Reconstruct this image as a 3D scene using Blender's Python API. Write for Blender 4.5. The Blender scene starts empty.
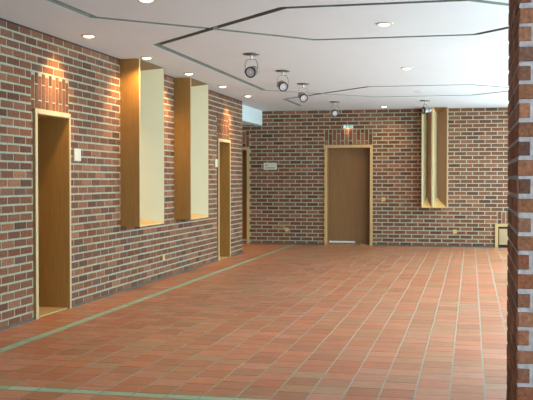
import bpy, math, random
from mathutils import Vector, Matrix
random.seed(7)
S = bpy.context.scene
COL = S.collection

# ------------------------------------------------------------------ camera, sky, daylight, exposure
ROOM_H = 2.905; KC = 0.99
cam_d = bpy.data.cameras.new('camera'); cam = bpy.data.objects.new('camera', cam_d); COL.objects.link(cam)
cam_d.sensor_width = 36.0; cam_d.lens = 930.0/533.0*36.0; cam_d.clip_start = 0.05; cam_d.clip_end = 200
cam.location = (0, 0, 1.40)
cam.rotation_euler = (math.radians(90) - math.atan(20.0/930), 0, math.atan(204.5/930))
S.camera = cam
S.view_settings.view_transform = 'Standard'; S.view_settings.look = 'None'
S.view_settings.gamma = 1.0; S.view_settings.use_curve_mapping = False
S.view_settings.exposure = -0.02
w = bpy.data.worlds.new('sky'); S.world = w; w.use_nodes = True
w.node_tree.nodes['Background'].inputs[0].default_value = (0.70, 0.88, 1.0, 1)
w.node_tree.nodes['Background'].inputs[1].default_value = 5.0
# daylight through the windows on the right
WIN = [(0.4, 3.8), (6.6, 9.6), (10.0, 13.0), (13.4, 16.4), (16.7, 19.5)]
WIN_P = [24, 70, 92, 108, 78]
XR = 1.75
for (a, b), p in zip(WIN, WIN_P):
    l = bpy.data.lights.new('window_daylight', 'AREA'); l.shape = 'RECTANGLE'; l.size = b-a-0.2; l.size_y = 2.5
    l.energy = p; l.color = (0.62, 0.91, 1.0)
    o = bpy.data.objects.new('window_daylight', l); COL.objects.link(o)
    o.location = (XR-0.06, (a+b)/2, 1.38)
    o.rotation_euler = Vector((-1, 0, -0.12)).to_track_quat('-Z', 'Z').to_euler()

WARM = (1.0, 0.62, 0.26)

# ------------------------------------------------------------------ helpers
class MB:
    def __init__(s): s.v = []; s.f = []; s.m = []; s.sm = []
    def face(s, pts, m=0, smooth=False):
        b = len(s.v); s.v += [tuple(p) for p in pts]; s.f.append(tuple(range(b, b+len(pts)))); s.m.append(m); s.sm.append(smooth)
    def box(s, x0, y0, z0, x1, y1, z1, m=0):
        b = len(s.v)
        s.v += [(x0,y0,z0),(x1,y0,z0),(x1,y1,z0),(x0,y1,z0),(x0,y0,z1),(x1,y0,z1),(x1,y1,z1),(x0,y1,z1)]
        for q in ((0,3,2,1),(4,5,6,7),(0,1,5,4),(1,2,6,5),(2,3,7,6),(3,0,4,7)):
            s.f.append(tuple(b+i for i in q)); s.m.append(m); s.sm.append(False)
    def hexa(s, bot, top, m=0):            # four bottom points, four top points
        b = len(s.v); s.v += [tuple(p) for p in bot] + [tuple(p) for p in top]
        for q in ((0,3,2,1),(4,5,6,7),(0,1,5,4),(1,2,6,5),(2,3,7,6),(3,0,4,7)):
            s.f.append(tuple(b+i for i in q)); s.m.append(m); s.sm.append(False)
    def lathe(s, prof, n=28, m=0, M=None):  # prof: (r, z) along local z
        M = M or Matrix(); b = len(s.v)
        for r, z in prof:
            for k in range(n):
                a = 2*math.pi*k/n
                s.v.append(tuple(M @ Vector((r*math.cos(a), r*math.sin(a), z))))
        for i in range(len(prof)-1):
            for k in range(n):
                k2 = (k+1) % n
                s.f.append((b+i*n+k, b+i*n+k2, b+(i+1)*n+k2, b+(i+1)*n+k)); s.m.append(m); s.sm.append(True)
    def disc(s, r, z, n=28, m=0, M=None):
        M = M or Matrix()
        s.face([M @ Vector((r*math.cos(2*math.pi*k/n), r*math.sin(2*math.pi*k/n), z)) for k in range(n)], m)
    def tube(s, pts, r, n=8, m=0):
        pts = [Vector(p) for p in pts]; b = len(s.v)
        for i, p in enumerate(pts):
            d = (pts[min(i+1, len(pts)-1)] - pts[max(i-1, 0)]).normalized()
            u = d.orthogonal().normalized() if i == 0 else (u - d*u.dot(d)).normalized()
            v = d.cross(u)
            for k in range(n):
                a = 2*math.pi*k/n; s.v.append(tuple(p + (u*math.cos(a)+v*math.sin(a))*r))
        for i in range(len(pts)-1):
            for k in range(n):
                k2 = (k+1) % n
                s.f.append((b+i*n+k, b+i*n+k2, b+(i+1)*n+k2, b+(i+1)*n+k)); s.m.append(m); s.sm.append(True)
        s.f.append(tuple(b+k for k in reversed(range(n)))); s.m.append(m); s.sm.append(False)
        s.f.append(tuple(b+(len(pts)-1)*n+k for k in range(n))); s.m.append(m); s.sm.append(False)
    def build(s, name, mats, parent=None, bevel=0):
        me = bpy.data.meshes.new(name); me.from_pydata(s.v, [], s.f)
        if not isinstance(mats, (list, tuple)): mats = [mats]
        for x in mats: me.materials.append(x)
        me.polygons.foreach_set('material_index', s.m); me.polygons.foreach_set('use_smooth', s.sm)
        me.update()
        o = bpy.data.objects.new(name, me); COL.objects.link(o)
        if parent: o.parent = parent
        if bevel:
            md = o.modifiers.new('bevel', 'BEVEL'); md.width = bevel; md.segments = 2; md.limit_method = 'ANGLE'
        return o

def tag(o, label=None, cat=None, group=None, kind=None):
    if label: o['label'] = label
    if cat: o['category'] = cat
    if group: o['group'] = group
    if kind: o['kind'] = kind
    return o
def empty(name, loc=(0,0,0), rz=0):
    o = bpy.data.objects.new(name, None); COL.objects.link(o); o.location = loc; o.rotation_euler = (0,0,rz)
    o.empty_display_size = 0.1; return o
def copy_tree(o, parent=None):
    c = o.copy(); COL.objects.link(c); c.parent = parent
    for ch in list(o.children): copy_tree(ch, c)
    return c

# ------------------------------------------------------------------ materials
def srgb(r, g, b):
    f = lambda c: (c/12.92 if c <= 0.04045 else ((c+0.055)/1.055)**2.4)
    return (f(r/255), f(g/255), f(b/255), 1)
def new_mat(name):
    m = bpy.data.materials.new(name); m.use_nodes = True
    return m, m.node_tree, m.node_tree.nodes, m.node_tree.links, m.node_tree.nodes['Principled BSDF']
def mottled(name, col, rough=0.6, var=0.12, scale=12.0, bump=0.0, stretch=(1,1,1), spec=0.5, metal=0):
    m, nt, N, L, B = new_mat(name)
    tc = N.new('ShaderNodeTexCoord'); mp = N.new('ShaderNodeMapping'); mp.inputs['Scale'].default_value = stretch
    nz = N.new('ShaderNodeTexNoise'); nz.inputs['Scale'].default_value = scale; nz.inputs['Detail'].default_value = 5
    rp = N.new('ShaderNodeValToRGB')
    c = srgb(*col)
    rp.color_ramp.elements[0].position = 0.3; rp.color_ramp.elements[1].position = 0.7
    rp.color_ramp.elements[0].color = tuple(x*(1-var) for x in c[:3])+(1,)
    rp.color_ramp.elements[1].color = tuple(min(1, x*(1+var)) for x in c[:3])+(1,)
    L.new(tc.outputs['Object'], mp.inputs[0]); L.new(mp.outputs[0], nz.inputs[0]); L.new(nz.outputs[0], rp.inputs[0])
    L.new(rp.outputs[0], B.inputs['Base Color'])
    B.inputs['Roughness'].default_value = rough; B.inputs['Metallic'].default_value = metal
    B.inputs['Specular IOR Level'].default_value = spec
    if bump:
        bp = N.new('ShaderNodeBump'); bp.inputs['Strength'].default_value = bump; bp.inputs['Distance'].default_value = 0.01
        L.new(nz.outputs[0], bp.inputs['Height']); L.new(bp.outputs[0], B.inputs['Normal'])
    return m
def palette(name, cols, rough, nscale, nvar, bump=0.0, spec=0.5, bdist=0.004, stretch=(1,1,1)):
    """each loose piece (brick or tile) takes one colour of the palette, mottled by noise"""
    m, nt, N, L, B = new_mat(name)
    g = N.new('ShaderNodeNewGeometry'); rp = N.new('ShaderNodeValToRGB')
    els = rp.color_ramp.elements
    while len(els) < len(cols): els.new(0.5)
    for i, c in enumerate(cols):
        els[i].position = i/(len(cols)-1); els[i].color = srgb(*c)
    L.new(g.outputs['Random Per Island'], rp.inputs[0])
    tc = N.new('ShaderNodeTexCoord'); mp = N.new('ShaderNodeMapping'); mp.inputs['Scale'].default_value = stretch
    nz = N.new('ShaderNodeTexNoise'); nz.inputs['Scale'].default_value = nscale
    nz.inputs['Detail'].default_value = 6; nz.inputs['Roughness'].default_value = 0.65
    L.new(tc.outputs['Object'], mp.inputs[0]); L.new(mp.outputs[0], nz.inputs[0])
    mr = N.new('ShaderNodeMapRange'); mr.inputs[1].default_value = 0.3; mr.inputs[2].default_value = 0.7
    mr.inputs[3].default_value = 1-nvar; mr.inputs[4].default_value = 1+nvar
    L.new(nz.outputs[0], mr.inputs[0])
    mx = N.new('ShaderNodeMix'); mx.data_type = 'RGBA'; mx.blend_type = 'MULTIPLY'; mx.inputs[0].default_value = 1
    L.new(rp.outputs[0], mx.inputs[6]); L.new(mr.outputs[0], mx.inputs[7]); L.new(mx.outputs[2], B.inputs['Base Color'])
    B.inputs['Roughness'].default_value = rough; B.inputs['Specular IOR Level'].default_value = spec
    if bump:
        bp = N.new('ShaderNodeBump'); bp.inputs['Strength'].default_value = bump; bp.inputs['Distance'].default_value = bdist
        L.new(nz.outputs[0], bp.inputs['Height']); L.new(bp.outputs[0], B.inputs['Normal'])
    return m
def emit(name, col, strength):
    m, nt, N, L, B = new_mat(name)
    B.inputs['Base Color'].default_value = (0.1,0.1,0.1,1)
    B.inputs['Emission Color'].default_value = tuple(col[:3])+(1,); B.inputs['Emission Strength'].default_value = strength
    return m

M_brick = palette('brick', [(82,56,42),(121,79,55),(107,64,44),(141,93,66),(94,61,47),(131,89,66),(116,71,47),(99,72,59),(148,100,72)], 0.85, 55, 0.42, 0.8, 0.25)
M_mortar2 = mottled('pillar_mortar', (150,147,146), 0.95, 0.22, 40, 0.5, spec=0.1)
M_mortar = mottled('mortar', (160,160,139), 0.95, 0.14, 30, 0.3, spec=0.1)
M_tile = palette('terracotta_tile', [(187,110,72),(200,126,88),(177,113,75),(205,136,100),(193,113,74),(173,112,72),(197,133,102),(203,122,80),(185,132,90),(193,110,72),(180,125,81),(198,130,95),(180,138,100)], 0.42, 9, 0.16, 0.12, 0.7, 0.002, (1,3,1))
M_green = palette('sage_tile', [(150,180,140),(168,190,152),(156,184,154),(176,194,158)], 0.4, 9, 0.12, 0.1, 0.5, 0.002)
M_grout = mottled('grout', (104,84,66), 0.9, 0.15, 20)
M_grout2 = mottled('pale_grout', (172,174,154), 0.9, 0.1, 20)
M_ceil = mottled('ceiling_paint', (214,216,217), 0.9, 0.015, 2, spec=0.1)
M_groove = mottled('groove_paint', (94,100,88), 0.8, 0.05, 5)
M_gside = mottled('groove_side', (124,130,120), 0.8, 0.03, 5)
M_wood = mottled('oak_veneer', (152,113,57), 0.55, 0.10, 3.0, stretch=(14,14,1.2), spec=0.35)
M_side = mottled('walnut_board', (158,120,88), 0.6, 0.06, 3.0, stretch=(12,12,1))
M_panel = mottled('beige_board', (176,150,112), 0.6, 0.04, 4.0)
M_trim = mottled('oak_trim', (192,158,106), 0.55, 0.07, 3.0, stretch=(10,10,1.2), spec=0.35)
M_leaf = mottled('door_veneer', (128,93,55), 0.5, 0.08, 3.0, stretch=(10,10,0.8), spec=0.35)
M_edge = mottled('pale_wood_edge', (194,176,136), 0.55, 0.07, 3.0, stretch=(10,10,1.2), spec=0.35)
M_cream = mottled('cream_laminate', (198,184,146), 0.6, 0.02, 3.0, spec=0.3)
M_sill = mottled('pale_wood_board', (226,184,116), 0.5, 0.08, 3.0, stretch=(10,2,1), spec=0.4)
M_white = mottled('white_paint', (220,232,232), 0.8, 0.015, 3.0, spec=0.2)
M_plast = mottled('ivory_plastic', (206,200,180), 0.45, 0.02, 10)
M_beige = mottled('beige_plastic', (196,168,108), 0.45, 0.03, 10)
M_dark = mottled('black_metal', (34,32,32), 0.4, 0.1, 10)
M_grey = mottled('grey_metal', (120,112,106), 0.35, 0.05, 10, metal=0.6)
M_silver = mottled('silver_housing', (214,214,212), 0.35, 0.03, 10, metal=0.1)
M_house = mottled('spotlight_housing', (158,155,150), 0.35, 0.05, 10, metal=0.3)
M_ring = mottled('trim_ring_metal', (176,170,164), 0.4, 0.03, 10)
M_lens = mottled('frosted_lens', (192,184,184), 0.15, 0.06, 40)
M_base = mottled('slate_base', (84,85,78), 0.8, 0.12, 10)
M_gap = mottled('gap_shade', (40,40,42), 0.9, 0.1, 10)
M_bright = mottled('bright_gap_strip', (225,228,232), 0.3, 0.03, 10)
M_lamp = emit('lamp_glow', (1.0, 0.78, 0.45), 6.0)
M_red = mottled('red_plastic', (170,40,30), 0.5, 0.03, 10)

# ------------------------------------------------------------------ brickwork
CH = ROOM_H/35.0; BL = 0.25; J = 0.017
def brick_face(mb, mp, u0, u1, z0, z1, holes=(), soldiers=(), phase=0.0, closer=None, out=0.004, bm=1):
    """mp(u, z, d) -> point; d = distance out of the wall face. Every brick is a loose block proud of the mortar."""
    def brick(a, b, c, d):
        if b-a < 0.03 or d-c < 0.02: return
        e = 0.0014 if closer is None else 0.0035
        a += random.uniform(-e,e); b += random.uniform(-e,e); c += random.uniform(-e,e); d += random.uniform(-e,e)
        o = out + random.uniform(-0.001, 0.001); k = 0.0035
        bot = [mp(a,c,-0.002), mp(b,c,-0.002), mp(b,d,-0.002), mp(a,d,-0.002)]
        top = [mp(a+k,c+k,o), mp(b-k,c+k,o), mp(b-k,d-k,o), mp(a+k,d-k,o)]
        n = len(mb.v); mb.v += [tuple(p) for p in bot+top]
        for q in ((4,5,6,7),(0,1,5,4),(1,2,6,5),(2,3,7,6),(3,0,4,7)):
            mb.f.append(tuple(n+i for i in q)); mb.m.append(bm); mb.sm.append(False)
    rows = int(round((z1-z0)/CH))
    for r in range(rows):
        c = z0+r*CH+J/2; d = z0+(r+1)*CH-J/2; zc = (c+d)/2
        ex = sorted([(h[0], h[1]) for h in list(holes)+list(soldiers) if h[2] < zc < h[3]])
        spans = []; cur = u0
        for a, b in ex:
            if a > cur: spans.append((cur, a))
            cur = max(cur, b)
        if cur < u1: spans.append((cur, u1))
        off = phase + (BL/2 if r % 2 else 0.0)
        for a, b in spans:
            if closer is not None:
                edge = a; x = a
                first = 0.055 if r % 2 == 0 else BL-J
                cuts = [(a, a+first)]; x = a+first+J
                while x < b: cuts.append((x, x+BL-J)); x += BL
            else:
                k = math.floor((a-off)/BL); cuts = []
                x = off+k*BL
                while x < b: cuts.append((x+J/2, x+BL-J/2)); x += BL
            for p, q in cuts:
                p = max(p, a+0.002); q = min(q, b-0.002)
                brick(p, q, c, d)
    for (a, b, c, d) in soldiers:                       # upright bricks over an opening
        n = max(1, int(round((b-a)/CH))); wv = (b-a)/n
        for k in range(n):
            z = c - (0.0 if k % 2 else 0.16)
            while z < d:
                brick(a+k*wv+0.0055, a+(k+1)*wv-0.0055, max(z+0.0055, c+0.004), min(z+BL-0.0055, d-0.007)); z += BL
def wall_core(mb, mp, u0, u1, z0, z1, holes, t, m=0):
    us = sorted({u0, u1} | {x for h in holes for x in h[:2] if u0 < x < u1})
    zs = sorted({z0, z1} | {x for h in holes for x in h[2:] if z0 < x < z1})
    for a, b in zip(us, us[1:]):
        for c, d in zip(zs, zs[1:]):
            if any(h[0]-1e-6 <= a and b <= h[1]+1e-6 and h[2]-1e-6 <= c and d <= h[3]+1e-6 for h in holes): continue
            P = [mp(a,c,0), mp(b,c,0), mp(b,d,0), mp(a,d,0)]; Q = [mp(a,c,-t), mp(b,c,-t), mp(b,d,-t), mp(a,d,-t)]
            mb.hexa(Q, P, m)

SOF = 2.59; XF = -4.46; XL = -4.28; YB = 19.85; YE = 17.30; Y0 = -3.0; T = 0.40
D1 = (8.59, 9.43); D2 = (15.49, 16.31); DH = 2.118
N1 = (10.96, 11.93); N2 = (13.12, 14.09); NZ = 10*CH
D4 = (-3.085, -2.05); D3 = (-5.71, -4.75); DHB = 2.15; DH3 = 2.12
BN = (-1.01, -0.475); HT = (0.49, 1.20); HZ = 0.49
# left wall
mb = MB(); mp = lambda u, z, d: (XL+d, u, z)
holes = [(D1[0],D1[1],0,DH),(D2[0],D2[1],0,DH),(N1[0],N1[1],NZ,ROOM_H),(N2[0],N2[1],NZ,ROOM_H)]
sold = [(D1[0]-0.04,D1[1]+0.0,DH,30*CH),(D2[0]-0.03,D2[1]-0.02,DH,31*CH)]
wall_core(mb, mp, Y0, YE, 0, ROOM_H, holes, T)
brick_face(mb, mp, Y0, YE, 0, ROOM_H, holes, sold, phase=0.06)
mp2 = lambda u, z, d: (u, YE+d, z)
brick_face(mb, mp2, XL-T, XL, 0, ROOM_H, phase=0.0)
tag(mb.build('wall_left', [M_mortar, M_brick]), 'long brick wall with two doorways and two wooden niches', kind='structure')
# back wall
mb = MB(); mpb = lambda u, z, d: (u, YB-d, z)
holes = [(D4[0],D4[1],0,DHB),(D3[0],D3[1],0,DH3),(BN[0],BN[1],NZ,ROOM_H),(HT[0],HT[1],0,HZ)]
sold = [(D4[0],D4[1],DHB,30*CH),(D3[0],D3[1],DH3,30*CH),(HT[0]+0.05,HT[1],HZ,9*CH)]
wall_core(mb, mpb, -7.0, XR, 0, ROOM_H, holes, T)
brick_face(mb, mpb, -7.0, XR, 0, ROOM_H, holes, sold, phase=0.03)
tag(mb.build('wall_back', [M_mortar, M_brick]), 'far brick wall with a doorway and a wooden niche', kind='structure')
# right wall with its windows (hidden behind the pillar)
mb = MB(); mpr = lambda u, z, d: (XR-d, u, z)
holes = [(a, b, 0.06, 2.70) for a, b in WIN]
wall_core(mb, mpr, Y0, YB, 0, ROOM_H, holes, 0.2)
tag(mb.build('wall_right', [M_white]), kind='structure')
def glass():
    m, nt, N, L, B = new_mat('window_glass')
    t = N.new('ShaderNodeBsdfTransparent'); g = N.new('ShaderNodeBsdfGlossy'); g.inputs['Roughness'].default_value = 0.02
    x = N.new('ShaderNodeMixShader'); x.inputs[0].default_value = 0.08
    L.new(t.outputs[0], x.inputs[1]); L.new(g.outputs[0], x.inputs[2]); L.new(x.outputs[0], N['Material Output'].inputs[0])
    return m
M_glass = glass()
for i, (a, b) in enumerate(WIN):
    e = empty('window_%d' % (i+1), (XR+0.1, (a+b)/2, 0.06)); tag(e, kind='structure')
    h = (b-a)/2; f = MB()
    f.box(-0.04,-h,0,0.04,-h+0.06,2.64); f.box(-0.04,h-0.06,0,0.04,h,2.64); f.box(-0.04,-h,0,0.04,h,0.06); f.box(-0.04,-h,2.58,0.04,h,2.64); f.box(-0.03,-0.03,0,0.03,0.03,2.64)
    f.build('window_frame', M_edge, e)
    g = MB(); g.box(-0.004,-h+0.05,0.05,0.004,h-0.05,2.59); g.build('pane', M_glass, e)

# ------------------------------------------------------------------ floor
mb = MB()
mb.box(-7.0, Y0, -0.08, XR, YB+0.4, -0.003, 0)
PX = 0.2240; X_ANCH = -0.129
cols = []
x = X_ANCH
k = -16
SX1 = X_ANCH-16*PX; SX0 = SX1-0.10                      # green strip parallel to the left wall
SY0, SY1 = 5.665, 5.775                                    # green strip across the room
for k in range(-16, 13): cols.append((X_ANCH+k*PX, X_ANCH+(k+1)*PX, 0))
cols.append((SX0, SX1, 1))
for k in range(1, 15): cols.append((SX0-k*PX, SX0-(k-1)*PX, 0))
GX, GY = 0.0108, 0.0065
def tile(a, b, c, d, m):
    if b-a < 0.02 or d-c < 0.02: return
    t = 0.0006; z = [random.uniform(-t, t) for _ in range(4)]
    mb.face([(a,c,z[0]),(b,c,z[1]),(b,d,z[2]),(a,d,z[3])], m)
for a, b, green in cols:
    a2, b2 = max(a, -7.0)+GX/2, min(b, XR)-GX/2
    if b2-a2 < 0.02: continue
    if b < XR: mb.box(b-GX/2, Y0 if b > XL else YE, -0.003, b+GX/2, YB, -0.0012, 3)
    y = SY1; first = True
    py = 0.226 if not green else 0.24
    sh = random.choice([0.0, 0.0, 0.113]) if not green else 0
    lim = YB+0.35 if a > -6 else YB
    if sh: tile(a2, b2, y+GY/2, y+sh-GY/2, 2 if green else 1); y += sh
    while y < lim:
        if a2 < XL-0.05 and y < YE-0.3: y += py; continue
        tile(a2, b2, y+GY/2, min(y+py, lim)-GY/2, 2 if green else 1); y += py
    tile(a2, b2, SY0+GY/2, SY1-GY/2, 2)
    y = SY0
    while y > Y0:
        if a2 > XL-0.05: tile(a2, b2, max(y-py, Y0)+GY/2, y-GY/2, 2 if green else 1)
        y -= py
tag(mb.build('floor', [M_grout, M_tile, M_green, M_grout2]), kind='structure')

# ------------------------------------------------------------------ ceiling with its shadow-gap grooves
mb = MB(); mb.box(XF-0.15, Y0, ROOM_H, XR, YB, ROOM_H+0.16)
ceil = mb.build('ceiling', [M_ceil, M_groove])
GROOVES = [
 [(-3.50,6.2),(-3.45,8.17),(-2.58,9.02),(-1.66,10.0),(0.03,10.0),(0.62,9.3)],
 [(-3.46,9.99),(-1.63,8.09),(-0.02,8.07),(0.6,8.62)],
 [(-3.46,9.99),(-3.43,15.4),(-1.72,17.1),(0.0,17.1),(0.62,16.45)],
 [(-3.42,18.72),(-3.44,17.18),(-1.65,15.2),(-0.02,15.2),(0.62,15.85)],
 [(-3.50,6.2),(-1.7,4.4),(0.0,4.4)],
]
for gi, line in enumerate(GROOVES):
    for p, q in zip(line, line[1:]):
        P, Q = Vector((p[0]*KC,p[1]*KC,0)), Vector((q[0]*KC,q[1]*KC,0)); d = (Q-P).normalized(); n = Vector((-d.y, d.x, 0))*0.045
        P -= d*0.014; Q += d*0.014
        c = MB(); z0, z1 = ROOM_H-0.05, ROOM_H+0.055+0.0007*gi
        bot = [P+n, P-n, Q-n, Q+n]
        c.hexa([(v.x,v.y,z0) for v in bot], [(v.x,v.y,z1) for v in bot])
        co = c.build('cutter', M_groove)
        md = ceil.modifiers.new('cut', 'BOOLEAN'); md.operation = 'DIFFERENCE'; md.object = co; md.solver = 'EXACT'
        dg = bpy.context.evaluated_depsgraph_get(); dg.update()
        me = bpy.data.meshes.new_from_object(ceil.evaluated_get(dg))
        ceil.modifiers.clear(); old = ceil.data; ceil.data = me
        bpy.data.meshes.remove(old); cm = co.data; bpy.data.objects.remove(co); bpy.data.meshes.remove(cm)
ceil.data.name = 'ceiling'
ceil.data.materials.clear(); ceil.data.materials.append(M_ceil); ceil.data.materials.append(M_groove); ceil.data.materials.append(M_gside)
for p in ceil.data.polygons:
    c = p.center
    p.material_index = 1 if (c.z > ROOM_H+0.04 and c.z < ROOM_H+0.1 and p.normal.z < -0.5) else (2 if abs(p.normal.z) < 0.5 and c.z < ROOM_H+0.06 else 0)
tag(ceil, 'white plaster ceiling with grey shadow-gap grooves', kind='structure')

# ------------------------------------------------------------------ side passage: fascia, soffit, end

mb = MB(); mb.box(XF-0.15, YE, SOF, XF, YB, ROOM_H+0.0)
tag(mb.build('wall_fascia', M_white), 'white painted fascia above the side passage', kind='structure')
mb = MB(); mb.box(-7.0, YE, SOF+0.01, XF-0.15, YB, SOF+0.12)
tag(mb.build('ceiling_passage', M_ceil), kind='structure')
mb = MB(); mb.box(-7.1, YE, 0, -7.0, YB, SOF+0.12)
tag(mb.build('wall_passage', M_white), kind='structure')
mb = MB(); mb.box(-7.0, YE-0.1, 0, XL-T, YE, SOF+0.12)
tag(mb.build('wall_passage_near', M_white), kind='structure')

# ------------------------------------------------------------------ skirting and shadow lines
def base_runs(u0, u1, gaps):
    out = []; c = u0
    for a, b in sorted(gaps):
        out.append((c, a)); c = b
    out.append((c, u1)); return out
mb = MB()
for a, b in base_runs(Y0, YE, [D1, D2]): mb.box(XL, a, 0, XL+0.012, b, 0.02)
tag(mb.build('baseboard_left', M_base), kind='structure')
mb = MB()
for a, b in base_runs(-7.0, XR, [D3, D4, HT]): mb.box(a, YB-0.012, 0, b, YB, 0.028)
tag(mb.build('baseboard_back', M_base), kind='structure')
mb = MB()
for a, b in base_runs(Y0, YE, [N1, N2]): mb.box(XL, a, ROOM_H-0.014, XL+0.008, b, ROOM_H)
tag(mb.build('shade_strip_1', M_gap), kind='structure')  # solid dark strip, its colour painting the shadow-gap line below the ceiling

# ------------------------------------------------------------------ brick pillar in the foreground
PXA, PXB, PYA, PYB = 0.203, 0.763, 4.21, 5.32
mb = MB(); mb.box(PXA, PYA, 0, PXB, PYB, ROOM_H, 0)
brick_face(mb, lambda u, z, d: (u, PYA-d, z), PXA-0.004, PXB+0.004, 0, ROOM_H, closer=True, out=0.005)
brick_face(mb, lambda u, z, d: (PXA-d, u, z), PYA-0.004, PYB+0.004, 0, ROOM_H, phase=PYA+0.06, out=0.005)
brick_face(mb, lambda u, z, d: (PXB+d, u, z), PYA-0.004, PYB+0.004, 0, ROOM_H, phase=PYA+0.06, out=0.005)
brick_face(mb, lambda u, z, d: (u, PYB+d, z), PXA-0.004, PXB+0.004, 0, ROOM_H, closer=True, out=0.005)
tag(mb.build('brick_pillar', [M_mortar2, M_brick]), 'brick pillar in the right foreground', kind='structure')

# ------------------------------------------------------------------ doors
def door_left(n, y0, y1, label):
    e = empty('door_%d' % n, (XL, (y0+y1)/2, 0)); tag(e, label, kind='structure')
    h = (y1-y0)/2; p = 0.03; fw = 0.05
    fr = 0.032
    f = MB(); f.box(-0.02,-h,0, p,-h+fw,DH); f.box(-0.02,h-fr,0, p,h,DH); f.box(-0.02,-h+fw,DH-fw, p,h-fr,DH)
    f.build('door_frame', M_edge, e, 0.003)
    s = MB(); s.box(-0.02,-h-0.005,0, p-0.004,-h,DH); s.build('frame_side', M_wood, e)
    r = MB(); d = -0.345
    r.box(d,-h+0.02,0, -0.021,-h+0.045,DH-0.02); r.box(d,h-fr-0.006,0, p-0.006,h-fr+0.003,DH-fw); r.box(d,-h+0.045,DH-fw-0.004,-0.021,h-fr-0.006,DH-fw+0.02)
    r.build('jamb', M_wood, e)
    t = MB(); t.box(d,-h+0.045,0.0, 0.0,h-fr-0.006,0.012); t.build('threshold', M_trim, e)
    l = MB(); l.box(d-0.045,-h+0.01,0.008, d-0.002,h-0.03,DH-0.05); lf = l.build('door_leaf', M_wood, e, 0.003)
    k = MB(); k.tube([(d+0.0,-h+0.10,1.05),(d+0.05,-h+0.10,1.05),(d+0.055,-h+0.12,1.05),(d+0.055,-h+0.22,1.05)], 0.009); k.build('handle', M_silver, lf)
    return e
door_left(1, D1[0], D1[1], 'deep doorway in the left wall nearest the camera')
door_left(2, D2[0], D2[1], 'deep doorway at the far end of the left wall')
def door_back(n, x0, x1, label, strip, strip_w, DHB):
    e = empty('door_%d' % n, ((x0+x1)/2, YB, 0)); tag(e, label, kind='structure')
    h = (x1-x0)/2; fw = 0.055; p = 0.025
    f = MB(); f.box(-h,-p,0,-h+fw,0.02,DHB); f.box(h-fw,-p,0,h,0.02,DHB); f.box(-h+fw,-p,DHB-0.06,h-fw,0.02,DHB)
    f.build('door_frame', M_trim, e, 0.003)
    d = 0.22
    r = MB(); r.box(-h+0.01,0.02,0,-h+fw-0.005,d,DHB-0.02); r.box(h-fw+0.005,0.02,0,h-0.01,d,DHB-0.02); r.box(-h+fw,0.02,DHB-0.055,h-fw,d,DHB-0.02)
    r.build('jamb', M_wood, e)
    l = MB(); l.box(-h+0.02,d+0.002,0.01,h-0.02,d+0.045,DHB-0.03); lf = l.build('door_leaf', M_leaf if n == 4 else M_wood, e, 0.003)
    s = MB(); s.box(-h+fw+0.02,d-0.012,strip,-h+fw+0.02+strip_w,d+0.002,strip+0.035); tag(s.build('bottom_strip', M_bright, lf), 'pale strip standing in for the bright gap under the door')  # near-white colour stands in for the bright gap under the door
    t = MB(); t.box(-h+fw-0.005,0.0,0,h-fw+0.005,d+0.002,0.01); t.build('threshold', M_wood, e)
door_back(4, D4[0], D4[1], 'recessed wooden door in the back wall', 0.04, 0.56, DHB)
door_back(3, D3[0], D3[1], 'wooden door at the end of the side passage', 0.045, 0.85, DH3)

# ------------------------------------------------------------------ wooden niches
def niche_left(y0, y1, label):
    e = empty('wall_niche', (XL, y0, NZ)); W = y1-y0; Hn = ROOM_H-NZ; P = 0.25; t = 0.022
    tag(e, label, 'wall niche', 'wooden niches on the left wall')
    Dp = -0.22; rise = 0.125
    # outer side facing the entrance
    s = MB(); s.box(-0.02,0,-0.012,P,t,Hn-0.003); s.build('side_panel', M_wood, e, 0.002)
    s = MB(); s.box(P,0,-0.012,P+0.006,t+0.002,Hn-0.003); s.build('side_panel_edge', M_edge, e)
    s = MB(); s.box(-0.02,W-t,-0.015,P,W,Hn-0.003); s.build('far_side_panel', M_wood, e, 0.002)
    # splayed far face, from the front far edge back towards the slit
    yb = W-0.60; 
    s = MB(); s.hexa([(P,W-t,0),(P,W-t-0.012,0),(Dp,yb-0.012,0),(Dp,yb,0)], [(P,W-t,Hn-0.004),(P,W-t-0.012,Hn-0.004),(Dp,yb-0.012,Hn-0.004),(Dp,yb,Hn-0.004)])
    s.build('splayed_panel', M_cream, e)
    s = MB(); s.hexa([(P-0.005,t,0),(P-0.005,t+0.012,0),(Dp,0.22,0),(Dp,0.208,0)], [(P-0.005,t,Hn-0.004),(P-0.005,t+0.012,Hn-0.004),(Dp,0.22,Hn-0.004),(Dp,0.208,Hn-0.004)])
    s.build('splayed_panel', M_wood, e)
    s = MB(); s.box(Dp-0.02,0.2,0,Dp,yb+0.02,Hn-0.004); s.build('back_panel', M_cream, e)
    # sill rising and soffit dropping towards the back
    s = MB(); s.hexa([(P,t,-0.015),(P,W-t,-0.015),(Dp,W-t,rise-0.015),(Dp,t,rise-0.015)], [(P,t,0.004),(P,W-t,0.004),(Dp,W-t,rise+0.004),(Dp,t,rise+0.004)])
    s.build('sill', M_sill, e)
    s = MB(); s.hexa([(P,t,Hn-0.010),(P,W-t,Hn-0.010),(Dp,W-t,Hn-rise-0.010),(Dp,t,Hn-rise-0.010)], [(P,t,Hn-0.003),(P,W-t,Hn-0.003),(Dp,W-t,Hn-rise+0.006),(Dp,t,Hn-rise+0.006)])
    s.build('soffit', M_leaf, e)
niche_left(N1[0], N1[1], 'tall open wooden niche on the left brick wall, nearer one beside the first doorway')
niche_left(N2[0], N2[1], 'tall open wooden niche on the left brick wall, farther one towards the second doorway')
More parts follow.
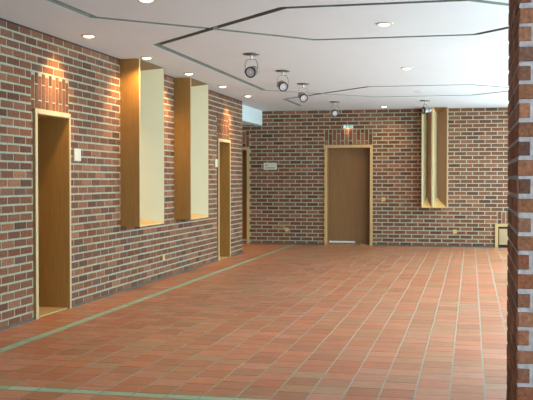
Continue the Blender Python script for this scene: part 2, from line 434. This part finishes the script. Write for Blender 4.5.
def niche_back(x0, x1, label):
    e = empty('wall_niche', (x0, YB, NZ)); W = x1-x0; Hn = ROOM_H-NZ-0.004; P = -0.25; t = 0.018
    tag(e, label, 'wall niche')
    y = P; yd = -0.03
    s = MB(); s.box(0,P,-0.01,t,0.02,Hn); s.build('side_panel', M_trim, e)
    s = MB(); s.box(W-t,P,-0.01,W,0.02,Hn); s.build('side_panel', M_trim, e)
    s = MB(); s.box(t,P,-0.012,W-t,0.02,0.0); s.build('bottom_board', M_trim, e)
    f0, f1 = 0.205, 0.235                      # front of the dividing fin
    s = MB(); s.box(f0,P-0.004,0,f1,P+0.03,Hn); s.build('divider', M_trim, e)
    def cell(a, b, c):                          # opening a..b at the front, back line at c
        rb, rt = 0.20, 0.12; g = 0.008
        B0, B1 = (c-g, yd, rb), (c+g, yd, rb); T0, T1 = (c-g, yd, Hn-rt), (c+g, yd, Hn-rt)
        F0, F1 = (a, P+0.004, 0), (b, P+0.004, 0); G0, G1 = (a, P+0.004, Hn), (b, P+0.004, Hn)
        def slab(q, off, name, m):
            o = Vector(off); s = MB(); s.hexa([Vector(p)+o for p in q], q); s.build(name, m, e)
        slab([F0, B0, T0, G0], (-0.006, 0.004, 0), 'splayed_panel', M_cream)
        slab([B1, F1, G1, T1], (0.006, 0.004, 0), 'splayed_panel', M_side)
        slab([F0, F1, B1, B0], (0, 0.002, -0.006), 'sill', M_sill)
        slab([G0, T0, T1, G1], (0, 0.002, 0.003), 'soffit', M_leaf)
        slab([B0, B1, T1, T0], (0, 0.01, 0), 'back_strip', M_wood)
    cell(t, f0, 0.10); cell(f1, W-t, 0.315)
niche_back(BN[0], BN[1], 'tall twin-bay wooden niche with a centre fin on the back brick wall')

# ------------------------------------------------------------------ low framed hatch beside the pillar
e = empty('wall_hatch', ((HT[0]+HT[1])/2, YB, 0)); h = (HT[1]-HT[0])/2
tag(e, 'low wood-framed hatch with a pale panel at floor level of the back wall', 'hatch')
f = MB(); f.box(-h,-0.04,0,-h+0.065,0.02,HZ); f.box(h-0.065,-0.04,0,h,0.02,HZ); f.box(-h+0.06,-0.04,HZ-0.055,h-0.06,0.02,HZ)
f.build('hatch_frame', M_trim, e, 0.003)
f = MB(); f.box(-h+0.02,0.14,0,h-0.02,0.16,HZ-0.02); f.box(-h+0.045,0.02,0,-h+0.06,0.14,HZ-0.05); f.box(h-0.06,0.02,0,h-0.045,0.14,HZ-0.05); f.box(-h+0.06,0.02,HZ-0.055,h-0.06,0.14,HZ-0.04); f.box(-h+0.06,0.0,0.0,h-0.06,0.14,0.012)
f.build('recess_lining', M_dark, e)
f = MB(); f.box(-h+0.085,0.02,0.055,h-0.085,0.05,HZ-0.10); f.build('hatch_panel', M_panel, e, 0.003)

# ------------------------------------------------------------------ recessed ceiling lights
def downlight(x, y, label, tilt, power, group='recessed ceiling lights', z=ROOM_H):
    e = empty('ceiling_light', (x*KC, y*KC, z)); tag(e, label, 'ceiling light', group)
    r = MB(); r.lathe([(0.058,-0.006),(0.062,-0.013),(0.080,-0.010),(0.087,0.0)], 32); r.build('trim_ring', M_ring, e)
    d = MB(); d.lathe([(0.001,-0.026),(0.03,-0.023),(0.052,-0.014),(0.060,-0.006)], 32); d.build('lens', M_lamp, e)
    l = bpy.data.lights.new('ceiling_lamp', 'SPOT'); l.energy = power; l.color = WARM; l.spot_size = math.radians(96); l.spot_blend = 1.0; l.shadow_soft_size = 0.07
    o = bpy.data.objects.new('ceiling_lamp', l); COL.objects.link(o); o.location = (0, 0, -0.04); o.parent = e
    o.rotation_euler = Vector((tilt[0], tilt[1], -1)).to_track_quat('-Z', 'Y').to_euler()
LP = 108
downlight(-3.93, 9.18, 'round lit ceiling light above the first doorway of the left wall', (-0.52, 0), LP)
downlight(-3.93, 10.97, 'round lit ceiling light in front of the nearer left niche', (-0.52, 0), LP)
downlight(-3.93, 12.73, 'round lit ceiling light in front of the farther left niche', (-0.52, 0), LP)
downlight(-3.93, 14.58, 'round lit ceiling light between farther niche and second doorway', (-0.52, 0), LP)
downlight(-3.93, 16.32, 'round lit ceiling light nearest the white fascia', (-0.52, 0), LP)
downlight(-2.67, 7.45, 'ceiling light cut by the top edge of the view', (0, 0), LP*0.4)
downlight(-0.83, 9.10, 'large bright ceiling light near top right, towards the pillar', (0, 0), LP*0.4)
downlight(-0.855, 12.74, 'dimmer ceiling light midway along the right row', (0, 0), LP*0.4)
downlight(-1.76, 19.30, 'ceiling light close to the back wall beside the doorway', (0, 0.62), LP*0.35)
downlight(-5.25, 18.6, 'ceiling light inside the side passage behind the fascia', (0, 0), LP*1.2, z=SOF+0.01)
e = empty('ceiling_cover_plate', (-0.868*KC, 16.14*KC, ROOM_H)); tag(e, 'flat round blank cover plate on the ceiling right of centre', 'cover plate')
r = MB(); r.lathe([(0.0005,-0.008),(0.085,-0.008),(0.10,0.0)], 32); r.build('plate', M_silver, e)
r = MB(); r.lathe([(0.0005,-0.012),(0.008,-0.011),(0.01,-0.008)], 12); r.build('screw', M_grey, e)

# ------------------------------------------------------------------ swivelling spotlights
def spot(x, y, aim, label, drop=0.215):
    e = empty('spotlight', (x*KC, y*KC, ROOM_H)); tag(e, label, 'spotlight', 'swivelling spotlights on the ceiling')
    b = MB(); b.lathe([(0.0005,-0.016),(0.085,-0.016),(0.098,-0.012),(0.10,0.0)], 30); b.build('base_plate', M_grey, e)
    s = MB(); s.lathe([(0.014,-0.06),(0.014,-0.022)], 14); s.lathe([(0.0005,-0.066),(0.02,-0.06),(0.02,-0.045),(0.014,-0.04)], 14); s.build('stem', M_silver, e)
    d = Vector(aim).normalized(); side = d.cross(Vector((0,0,1))).normalized(); up = side.cross(d)
    piv = Vector((0, 0, -drop))
    R = Matrix((side, up, d)).transposed().to_4x4(); R.translation = piv
    y_ = MB(); a = side*0.078
    y_.tube([piv+a, piv+a*1.02+Vector((0,0,0.085)), a*0.75+Vector((0,0,-0.072)), Vector((0,0,-0.062)), -a*0.75+Vector((0,0,-0.072)), piv-a*1.02+Vector((0,0,0.085)), piv-a], 0.006)
    y_.build('yoke', M_house, e)
    h = MB(); h.lathe([(0.0005,-0.12),(0.040,-0.117),(0.050,-0.10),(0.054,-0.03),(0.062,0.0),(0.064,0.03)], 28, M=R)
    h.tube([piv+a*0.7, piv+a*1.12], 0.011); h.tube([piv-a*0.7, piv-a*1.12], 0.011)
    for q in (-0.085, -0.07, -0.055): h.lathe([(0.05,q-0.004),(0.058,q-0.003),(0.058,q+0.003),(0.05,q+0.004)], 28, M=R)
    hs = h.build('housing', M_house, e)
    g = MB(); g.lathe([(0.060,0.012),(0.067,0.014),(0.067,0.040),(0.063,0.046),(0.053,0.046),(0.050,0.034)], 30, M=R); g.build('front_ring', M_dark, e)
    l = MB(); l.lathe([(0.0005,0.030),(0.03,0.033),(0.051,0.036)], 28, M=R); le = l.build('lens', M_lens, e)
    c = MB(); c.lathe([(0.0005,0.038),(0.012,0.037),(0.014,0.033)], 16, M=R); c.build('lamp_cap', M_silver, le)
SPX = -2.59
spot(SPX, 10.93, (-0.12, -1.0, -0.30), 'black-rimmed ceiling spotlight hanging nearest the camera, first of the row')
spot(SPX+0.03, 12.70, (0.50, -1.0, -0.45), 'black-rimmed ceiling spotlight, second from the camera in the left row')
spot(SPX, 14.47, (0.50, -1.0, -0.55), 'black-rimmed ceiling spotlight, third from the camera in the left row')
spot(SPX, 17.95, (0.34, -1.0, -0.35), 'small far ceiling spotlight left above the exit sign')
spot(-0.867, 18.05, (-0.9, -0.5, -0.12), 'ceiling spotlight in front of the twin-bay niche on the back wall', 0.185)

# ------------------------------------------------------------------ exit sign
e = empty('exit_sign', (-2.575, YB-0.006, 2.505)); e.scale = (0.9, 1, 0.75); tag(e, 'small lit green and white running-figure exit sign above the back door', 'exit sign')
f = MB(); f.box(-0.115,-0.05,0,0.115,0.0,0.10); f.build('sign_housing', M_white, e, 0.004)
M_exg = emit('exit_green_glow', (0.02, 0.5, 0.26), 0.8); M_exw = emit('exit_white_glow', (0.85, 1.0, 0.92), 0.9)
f = MB(); f.box(-0.105,-0.054,0.01,0.105,-0.05,0.09); fc = f.build('sign_face', M_exg, e)
f = MB(); yq = -0.056
f.box(-0.095,yq,0.015,-0.052,yq+0.002,0.085)                                   # doorway
f.build('door_symbol', M_exw, fc)
f = MB()
def limb(pts, r): f.tube([(a, yq, b) for a, b in pts], r, 6)
f.lathe([(0.0005,-0.002),(0.007,-0.002),(0.007,0.002),(0.0005,0.002)], 12, M=Matrix.Translation((0.004, yq, 0.079)) @ Matrix.Rotation(math.pi/2, 4, 'X'))
limb([(0.0,0.070),(-0.006,0.046)], 0.005); limb([(-0.006,0.048),(-0.022,0.040),(-0.026,0.022)], 0.0035); limb([(-0.006,0.048),(0.010,0.034),(0.022,0.022)], 0.0035)
limb([(0.0,0.068),(-0.016,0.060),(-0.022,0.050)], 0.0028); limb([(0.0,0.068),(0.014,0.060),(0.022,0.066)], 0.0028)
f.build('running_figure', M_exw, fc)
f = MB(); f.box(0.050,yq,0.044,0.075,yq+0.002,0.056); f.face([(0.075,yq,0.030),(0.096,yq,0.05),(0.075,yq,0.070)]); f.build('arrow_symbol', M_exw, fc)
f = MB(); f.box(-0.03,-0.045,-0.014,0.03,-0.008,0.0); f.build('under_lamp', emit('under_lamp_glow', (1.0,0.22,0.08), 2.5), e)
l = bpy.data.lights.new('exit_sign_lamp', 'POINT'); l.energy = 0.55; l.color = (1.0,0.42,0.22); l.shadow_soft_size = 0.02
o = bpy.data.objects.new('exit_sign_lamp', l); COL.objects.link(o); o.parent = e; o.location = (0,-0.06,-0.05)

# ------------------------------------------------------------------ door signs, sockets, switch
def plate_left(name, y, z, wy, hz, label, cat, lines=True):
    e = empty(name, (XL+0.004, y, z)); tag(e, label, cat)
    f = MB(); f.box(0,-wy/2,-hz/2,0.018,wy/2,hz/2); f.build('sign_plate', M_plast, e, 0.002)
    f = MB(); f.box(0.0,-wy/2-0.006,-hz/2-0.006,0.006,wy/2+0.006,hz/2+0.006); f.build('backing', M_grey, e)
    return e
plate_left('door_sign', 9.63, 1.68, 0.17, 0.135, 'pale door sign plate right of the nearest doorway in the left wall', 'door sign')
plate_left('door_sign', 15.39, 1.69, 0.15, 0.135, 'pale door sign plate left of the far doorway in the left wall', 'door sign')
e = empty('door_sign', (-4.28, YB-0.004, 1.70)); tag(e, 'wide pale sign plate with two dark lines on the back wall', 'door sign')
f = MB(); f.box(-0.145,-0.016,-0.075,0.145,0,0.075); f.build('sign_plate', M_plast, e, 0.002)
f = MB(); f.box(-0.151,-0.006,-0.081,0.151,0,0.081); f.build('backing', M_grey, e)
f = MB(); f.box(-0.115,-0.018,0.012,-0.06,-0.016,0.032); f.build('lettering', M_grey, e)
f = MB(); f.box(-0.115,-0.018,-0.045,0.105,-0.016,-0.028); f.build('lettering', M_grey, e)
def socket(loc, rz, label):
    e = empty('wall_socket', loc, rz); tag(e, label, 'wall socket', 'beige wall sockets')
    f = MB(); f.box(-0.04,-0.012,-0.04,0.04,0,0.04); f.build('cover', M_beige, e, 0.004)
    f = MB(); Rm = Matrix.Translation((0,-0.0125,0)) @ Matrix.Rotation(math.pi/2, 4, 'X')
    f.lathe([(0.0005,-0.004),(0.02,-0.003),(0.024,0.002),(0.028,0.001)], 20, M=Rm); f.build('insert', M_beige, e)
    f = MB()
    for s in (-0.009, 0.009): f.lathe([(0.0005,0.0045),(0.0035,0.0045),(0.0035,-0.003)], 10, M=Matrix.Translation((s,-0.0125,0)) @ Matrix.Rotation(math.pi/2, 4, 'X'))
    f.build('contact_hole', M_dark, e)
socket((XL+0.004, 12.60, 0.30), math.pi/2, 'beige wall socket low on the left wall below the niches')
socket((-3.91, YB-0.004, 0.32), 0, 'beige wall socket low on the back wall left of the door')
socket((-0.325, YB-0.004, 0.32), 0, 'beige wall socket low on the back wall below the twin-bay niche')
e = empty('light_switch', (-1.82, YB-0.004, 0.99)); tag(e, 'beige light switch on the back wall right of the door', 'light switch')
f = MB(); f.box(-0.04,-0.012,-0.04,0.04,0,0.04); f.build('cover', M_beige, e, 0.004)
f = MB(); f.hexa([(-0.026,-0.012,-0.028),(0.026,-0.012,-0.028),(0.026,-0.012,0.028),(-0.026,-0.012,0.028)], [(-0.026,-0.015,-0.028),(0.026,-0.015,-0.028),(0.026,-0.020,0.028),(-0.026,-0.020,0.028)]); f.build('rocker', M_beige, e)
